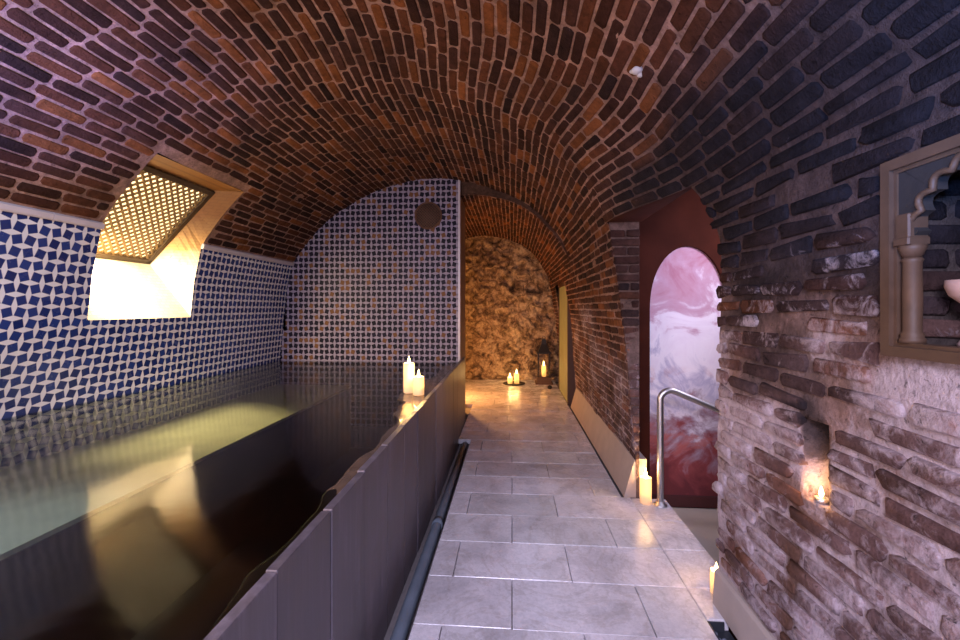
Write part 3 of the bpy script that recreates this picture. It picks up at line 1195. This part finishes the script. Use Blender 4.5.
f.grid([0, .08, .2, .4, .6, .8, 1.0], [YF + (YB - YF) * i / 150 for i in range(151)], ledge)
f.build('trim_pool_ledge', M_LEDGE, kind='structure')
f = MB()
prev = None
for i in range(41):
    y = YF + (YB - .002 - YF) * i / 40
    e = (f.vert((left_pt(WATER, y).x + .001, y, WATER)), f.vert((-0.652, y, WATER)))
    if prev: f.face((prev[0], prev[1], e[1], e[0]), 0, False)
    prev = e
o = f.build('pool_water', M_WATER)
tag(o, 'still dark water filling the long pool below the blue tiled wall', 'water'); o['kind'] = 'stuff'

# ------------------------------------------------------------------ things
f = MB()
f.tube([(-0.535, y, -.058) for y in (YF + .02, 0, 1.5, 3.0, 4.85)], 0.036, 16)
for yy in (1.15, 3.05):
    f.tube([(-0.535, yy - .04, -.058), (-0.535, yy + .04, -.058)], 0.0395, 16)
tag(f.build('drain_pipe', M_PIPE), 'blue-grey pipe lying in the gutter at the foot of the pool wall', 'pipe')

# round vent
t = thing('vent_grille', 'round brown lattice vent high on the tiled end wall', 'vent', (-1.115, YB - .004, 2.735))
f = MB()
n = 36
R1, R0 = 0.185, 0.165
def ringv(r, y): return [f.vert((r * math.cos(2 * PI * k / n), y, r * math.sin(2 * PI * k / n))) for k in range(n)]
r_ = [ringv(R1, 0), ringv(R1, -.014), ringv(R0, -.014), ringv(R0, 0)]
for a, b in zip(r_, r_[1:]):
    for k in range(n):
        f.face((a[k], a[(k + 1) % n], b[(k + 1) % n], b[k]))
f.build('vent_ring', M_BRASS, t)
f = MB()
for sg in (1, -1):
    for k in range(-6, 7):
        c = k * 0.026
        h = math.sqrt(max(0, R0 ** 2 - c * c))
        dx, dz = math.sqrt(.5), sg * math.sqrt(.5)
        px_, pz_ = -dz * c, dx * c
        f.tube([(px_ - dx * h, -.007 - .001 * sg, pz_ - dz * h), (px_ + dx * h, -.007 - .001 * sg, pz_ + dz * h)], 0.006, 6)
f.build('vent_lattice', M_BRASS, t)
f = MB()
c0 = f.vert((0, -.001, 0)); rr = [f.vert((R0 * math.cos(2 * PI * k / n), -.001, R0 * math.sin(2 * PI * k / n))) for k in range(n)]
for k in range(n):
    f.face((c0, rr[k], rr[(k + 1) % n]))
f.build('vent_backing', M_IRON, t)

# handrail
t = thing('handrail', 'bent steel handrail standing at the steps before the painted arch', 'handrail', (1.125, 3.34, 0))
pts = [(0, 0, 0.005), (0, 0, 0.45), (0, 0, 0.80)]
cx, cz, rb = 0.075, 0.80, 0.075
for i in range(1, 9):
    a = PI - (PI / 2 + math.radians(23)) * i / 8
    pts.append((cx + rb * math.cos(a), 0, cz + rb * math.sin(a)))
e = pts[-1]
for d in (0.25, 0.55, 0.9):
    pts.append((e[0] + d * math.cos(math.radians(23)), 0, e[2] - d * math.sin(math.radians(23))))
f = MB(); f.tube(pts, 0.0235, 18); f.build('rail_tube', M_STEEL, t)
f = MB(); f.lathe([(0.05, 0.0), (0.05, 0.008), (0.032, 0.014), (0.028, 0.03), (0.0245, 0.032)], n=28); f.build('base_flange', M_STEEL, t)


def candle(label, x, y, z, r, h, power, group=None, fl=1.0, light=True):
    t = thing('candle', label, 'candle', (x, y, z), group)
    hz = h * 0.25
    f = MB()
    rim = 0.0
    f.lathe([(r * .97, 0), (r, .006), (r, h * .7), (r * .98, h - .006), (r * .93, h), (r * .84, h - .004), (r * .80, h - .02), (r * .75, hz + .01), (r * .5, hz), (0.002, hz - .002)], n=26)
    f.build('candle_wax', M_WAX, t)
    f = MB(); f.tube([(0, 0, hz - .003), (0.001, 0, h - .012)], 0.0016, 6); f.build('wick', M_WICK, t)
    f = MB()
    k = fl
    f.lathe([(0.001, 0), (.007 * k, .008 * k), (.0095 * k, .02 * k), (.007 * k, .036 * k), (.003 * k, .05 * k), (0.0005, .06 * k)], c=(0, 0, h - .018), n=14)
    f.build('flame', M_FLAME, t)
    l = bpy.data.lights.new('candle_light', 'POINT'); l.energy = power; l.color = (1.0, 0.56, 0.20); l.shadow_soft_size = 0.016
    lo = bpy.data.objects.new('candle_light', l); COL.objects.link(lo); lo.parent = t; lo.location = (0, 0, h + .03)
    l = bpy.data.lights.new('candle_glow', 'POINT'); l.energy = 2.2 + power * .16; l.color = (1.0, 0.62, 0.26); l.shadow_soft_size = 0.01  # second light added inside the wax to make it glow
    lo = bpy.data.objects.new('candle_glow', l); COL.objects.link(lo); lo.parent = t; lo.location = (0.012, 0, h * .62)
    return t


candle('taller lit white candle on the wet pool ledge near the tiled end wall', -0.865, 3.54, 0.788, 0.046, 0.25, 12.0, fl=1.3)
candle('shorter lit white candle on the wet pool ledge next to the pool wall', -0.765, 3.46, 0.788, 0.046, 0.15, 12.0, fl=1.3)
candle('lit white candle on the floor beside the steel handrail', 1.025, 3.37, 0.001, 0.043, 0.20, 10.0, fl=1.5)
candle('lit white candle on the floor half hidden behind the near wall corner', 1.073, 2.335, 0.001, 0.03, 0.12, 2.0)

f = MB()
f.lathe([(0.19, 0.0), (0.215, 0.006), (0.22, 0.02), (0.205, 0.02), (0.19, 0.012), (0.002, 0.012)], c=(0.04, 8.45, 0.002), n=36)
tag(f.build('candle_plate', M_IRON), 'round dark plate with two candles on the floor before the stone end wall', 'plate')
candle('shorter candle on the dark plate before the stone end wall', -0.04, 8.44, 0.0145, 0.05, 0.13, 26.0, fl=1.6)
candle('taller candle on the dark plate before the stone end wall', 0.09, 8.46, 0.0145, 0.05, 0.20, 26.0, fl=1.6)

# lantern
t = thing('lantern', 'tall dark lantern with glowing candle on the floor at the passage end', 'lantern', (0.63, 8.55, 0.001))
f = MB(); f.bbox((-.17, -.15, 0), (.17, .15, .035), .006); f.bbox((-.14, -.12, .035), (.14, .12, .14), .008); f.build('lantern_base', M_LWOOD, t)
for sx in (-1, 1):
    for sy in (-1, 1):
        f = MB(); f.box((sx * .11 - .009, sy * .10 - .009, .14), (sx * .11 + .009, sy * .10 + .009, .60)); f.build('post', M_IRON, t)
f = MB()
for sy in (-.10, .10): f.box((-.10, sy - .0015, .14), (.10, sy + .0015, .60))
for sx in (-.11, .11): f.box((sx - .0015, -.09, .14), (sx + .0015, .09, .60))
f.build('glass_panel', M_GLASS, t)
f = MB()
f.bbox((-.14, -.13, .60), (.14, .13, .63), .006)
b0 = [f.vert((sx, sy, .63)) for sx, sy in ((-.12, -.11), (.12, -.11), (.12, .11), (-.12, .11))]
b1 = [f.vert((sx, sy, .78)) for sx, sy in ((-.05, -.05), (.05, -.05), (.05, .05), (-.05, .05))]
b2 = [f.vert((sx, sy, .88)) for sx, sy in ((-.035, -.035), (.035, -.035), (.035, .035), (-.035, .035))]
for a, b in ((b0, b1), (b1, b2)):
    for k in range(4): f.face((a[k], a[(k + 1) % 4], b[(k + 1) % 4], b[k]), 0, False)
f.face(b2, 0, False)
f.build('lantern_roof', M_IRON, t)
f = MB(); f.tube([(.03 * math.cos(a), 0, .91 + .03 * math.sin(a)) for a in [2 * PI * k / 16 for k in range(17)]], .005, 8); f.build('hanging_ring', M_IRON, t)
candle('lit candle inside the tall dark lantern at the passage end', 0.63, 8.55, 0.142, 0.045, 0.22, 12.0, fl=1.8)
f = MB()
f.lathe([(0.03, 0), (0.045, .02), (.04, .05), (.015, .065), (.002, .066)], c=(0.70, 8.0, 0.001), n=14)
tag(f.build('stone', M_IRON), 'small dark stone on the floor near the passage end beside the green door', 'stone')

# tealight in the wall
t = thing('tealight', 'small tealight burning in the sooty hollow of the near brick wall', 'tealight', (1.088, 1.592, 0.818))
f = MB(); f.lathe([(.019, 0), (.02, .002), (.02, .014), (.019, .014), (.0185, .004), (.001, .004)], n=22); f.build('tin_cup', M_STEEL, t)
f = MB(); f.lathe([(.018, .004), (.018, .011), (.001, .011)], n=20); f.build('candle_wax', M_WAX, t)
f = MB(); f.lathe([(.001, 0), (.006, .007), (.008, .016), (.006, .026), (.001, .042)], c=(0, 0, .012), n=14); f.build('flame', M_FLAME, t)
l = bpy.data.lights.new('candle_light', 'POINT'); l.energy = 0.75; l.color = (1.0, 0.5, 0.15); l.shadow_soft_size = 0.012
lo = bpy.data.objects.new('candle_light', l); COL.objects.link(lo); lo.parent = t; lo.location = (-0.015, 0, .045)

# floor drain
t = thing('floor_drain', 'small dark floor drain with pebbles at the foot of the near wall', 'drain', (0.978, 1.98, -0.05))
f = MB()
f.box((-.042, -.14, -.005), (.06, .15, 0.0)); f.box((-.042, -.14, 0), (-.036, .15, .044)); f.box((-.036, .144, 0), (.036, .15, .044)); f.box((-.036, -.14, 0), (.036, -.134, .044))
f.build('drain_tray', M_DRAIN, t)
rp = random.Random(2)
for k in range(16):
    f = MB()
    r = rp.uniform(.010, .016)
    f.lathe([(r * math.sin(PI * j / 6) + .0003, r * .7 * (1 - math.cos(PI * j / 6))) for j in range(7)], c=(-.02 + (k % 3) * .023, -.115 + (k // 3) * .047 + rp.uniform(-.005, .005), 0.001), n=10)
    f.build('pebble', M_PEBBLE, t)

# niche
t = thing('wall_niche', 'carved niche with columns and lobed arch set in the near brick wall', 'niche', (0, 0, 0))
ya, yb, za, zb = 0.745, 1.285, 1.368, 1.905
yc = (ya + yb) / 2
XF = 1.035
f = MB()
b = 0.028
for lo, hi in (((XF, ya, za), (1.09, yb, za + b)), ((XF, ya, zb - b), (1.09, yb, zb)), ((XF, ya, za + b), (1.09, ya + b, zb - b)), ((XF, yb - b, za + b), (1.09, yb, zb - b))):
    f.box(lo, hi)
g = 0.010
for lo, hi in (((XF + .012, ya + b, za + b), (1.09, yb - b, za + b + g)), ((XF + .012, ya + b, zb - b - g), (1.09, yb - b, zb - b)), ((XF + .012, ya + b, za + b + g), (1.09, ya + b + g, zb - b - g)), ((XF + .012, yb - b - g, za + b + g), (1.09, yb - b, zb - b - g))):
    f.box(lo, hi)
f.build('niche_frame', M_NICHE, t)
# lobed arch panel
y0, y1, z0, z1 = ya + b + g, yb - b - g, za + b + g, zb - b - g
hw = (y1 - y0) / 2 - 0.035
zs_ = 1.70
arch = []
NL = 9
for i in range(0, NL * 8 + 1):
    th = PI * i / (NL * 8)
    lob = 0.022 * abs(math.sin(th * NL))
    rr_ = hw - 0.022 + lob
    arch.append((yc - rr_ * math.cos(th), zs_ + (rr_ * 0.86) * math.sin(th)))
arch = [(y0 + .02, zs_ - .03)] + arch + [(y1 - .02, zs_ - .03)]
f = MB()
i0 = [f.vert((1.052, p[0], p[1])) for p in arch]
i1 = [f.vert((1.085, p[0], p[1])) for p in arch]
ou = []
for p in arch:
    k = (p[0] - yc) / hw
    ou.append((max(y0, min(y1, yc + (p[0] - yc) * 1.6)), z1 if abs(p[0] - yc) < hw * 0.95 and p[1] > zs_ + .02 else p[1] + .0))
io = [f.vert((1.052, p[0], p[1])) for p in ou]
for k in range(len(arch) - 1):
    f.face((i0[k], i0[k + 1], io[k + 1], io[k]), 0, False)
    f.face((i0[k], i1[k], i1[k + 1], i0[k + 1]), 0, False)
f.build('lobed_arch', M_NICHE_D, t)
f = MB()   # raised moulding following the lobes
f.tube([(1.05, p[0], p[1]) for p in arch[5:-5]], 0.008, 8)
f.build('arch_moulding', M_NICHE, t)
for yy in (y1 - .024, y0 + .024):
    col = bpy.data.objects.new('column', None); COL.objects.link(col); col.parent = t; col.location = (1.066, yy, z0)
    f = MB()
    f.lathe([(.027, 0), (.027, .012), (.023, .016), (.025, .024), (.0195, .032), (.0205, .12), (.0195, .215), (.023, .222), (.0185, .228)], n=22)
    f.build('column_shaft', M_NICHE, col)
    f = MB()
    f.lathe([(.0185, .228), (.027, .25), (.029, .262)], n=20)
    f.bbox((-.031, -.024, .262), (.026, .024, .282), .004)
    f.bbox((-.027, -.021, .282), (.024, .021, .345), .004)
    f.build('capital', M_NICHE, col)
f = MB()
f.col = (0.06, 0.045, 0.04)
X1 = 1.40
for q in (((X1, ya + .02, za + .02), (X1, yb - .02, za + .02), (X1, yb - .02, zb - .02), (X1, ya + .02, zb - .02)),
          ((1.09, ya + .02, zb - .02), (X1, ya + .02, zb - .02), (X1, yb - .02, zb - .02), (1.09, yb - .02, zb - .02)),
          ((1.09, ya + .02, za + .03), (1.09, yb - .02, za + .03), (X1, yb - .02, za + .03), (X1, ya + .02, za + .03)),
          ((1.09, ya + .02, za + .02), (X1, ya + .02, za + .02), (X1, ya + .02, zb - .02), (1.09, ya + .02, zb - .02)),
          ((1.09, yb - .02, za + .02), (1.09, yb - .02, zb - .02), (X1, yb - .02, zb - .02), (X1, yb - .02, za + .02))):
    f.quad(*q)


def nb(s, y):
    return Vector((y, yb - .02, s))


def nb2(s, y):
    return Vector((X1, y, s))


BRs = BR
for (fn, a, b_) in ((nb, 1.1, X1 - .01),):
    zz_ = za + .05; i = 0
    while zz_ < zb - .09:
        x = a - (0.08 if i % 2 else 0)
        while x < b_:
            p0, p1 = max(x, a), min(x + .17, b_)
            if p1 - p0 > .03:
                brick(f, fn, zz_, zz_ + .05, p0, p1, .008, .004, .01)
            x += .19
        zz_ += .065; i += 1
f.build('niche_back', [M_MORTAR, M_BRICK], t)

t = thing('goblet', 'pale pink stone footed bowl standing inside the wall niche', 'bowl', (1.19, 1.165, za + .032))
f = MB(); f.lathe([(.05, 0), (.052, .006), (.045, .018), (.03, .032), (.021, .05), (.019, .085), (.022, .10)], n=26); f.build('foot', M_PINK, t)
f = MB(); f.lathe([(.022, .10), (.045, .112), (.066, .132), (.074, .155), (.073, .172), (.064, .172), (.06, .15), (.04, .128), (.002, .12)], n=28); f.build('bowl', M_PINK, t)
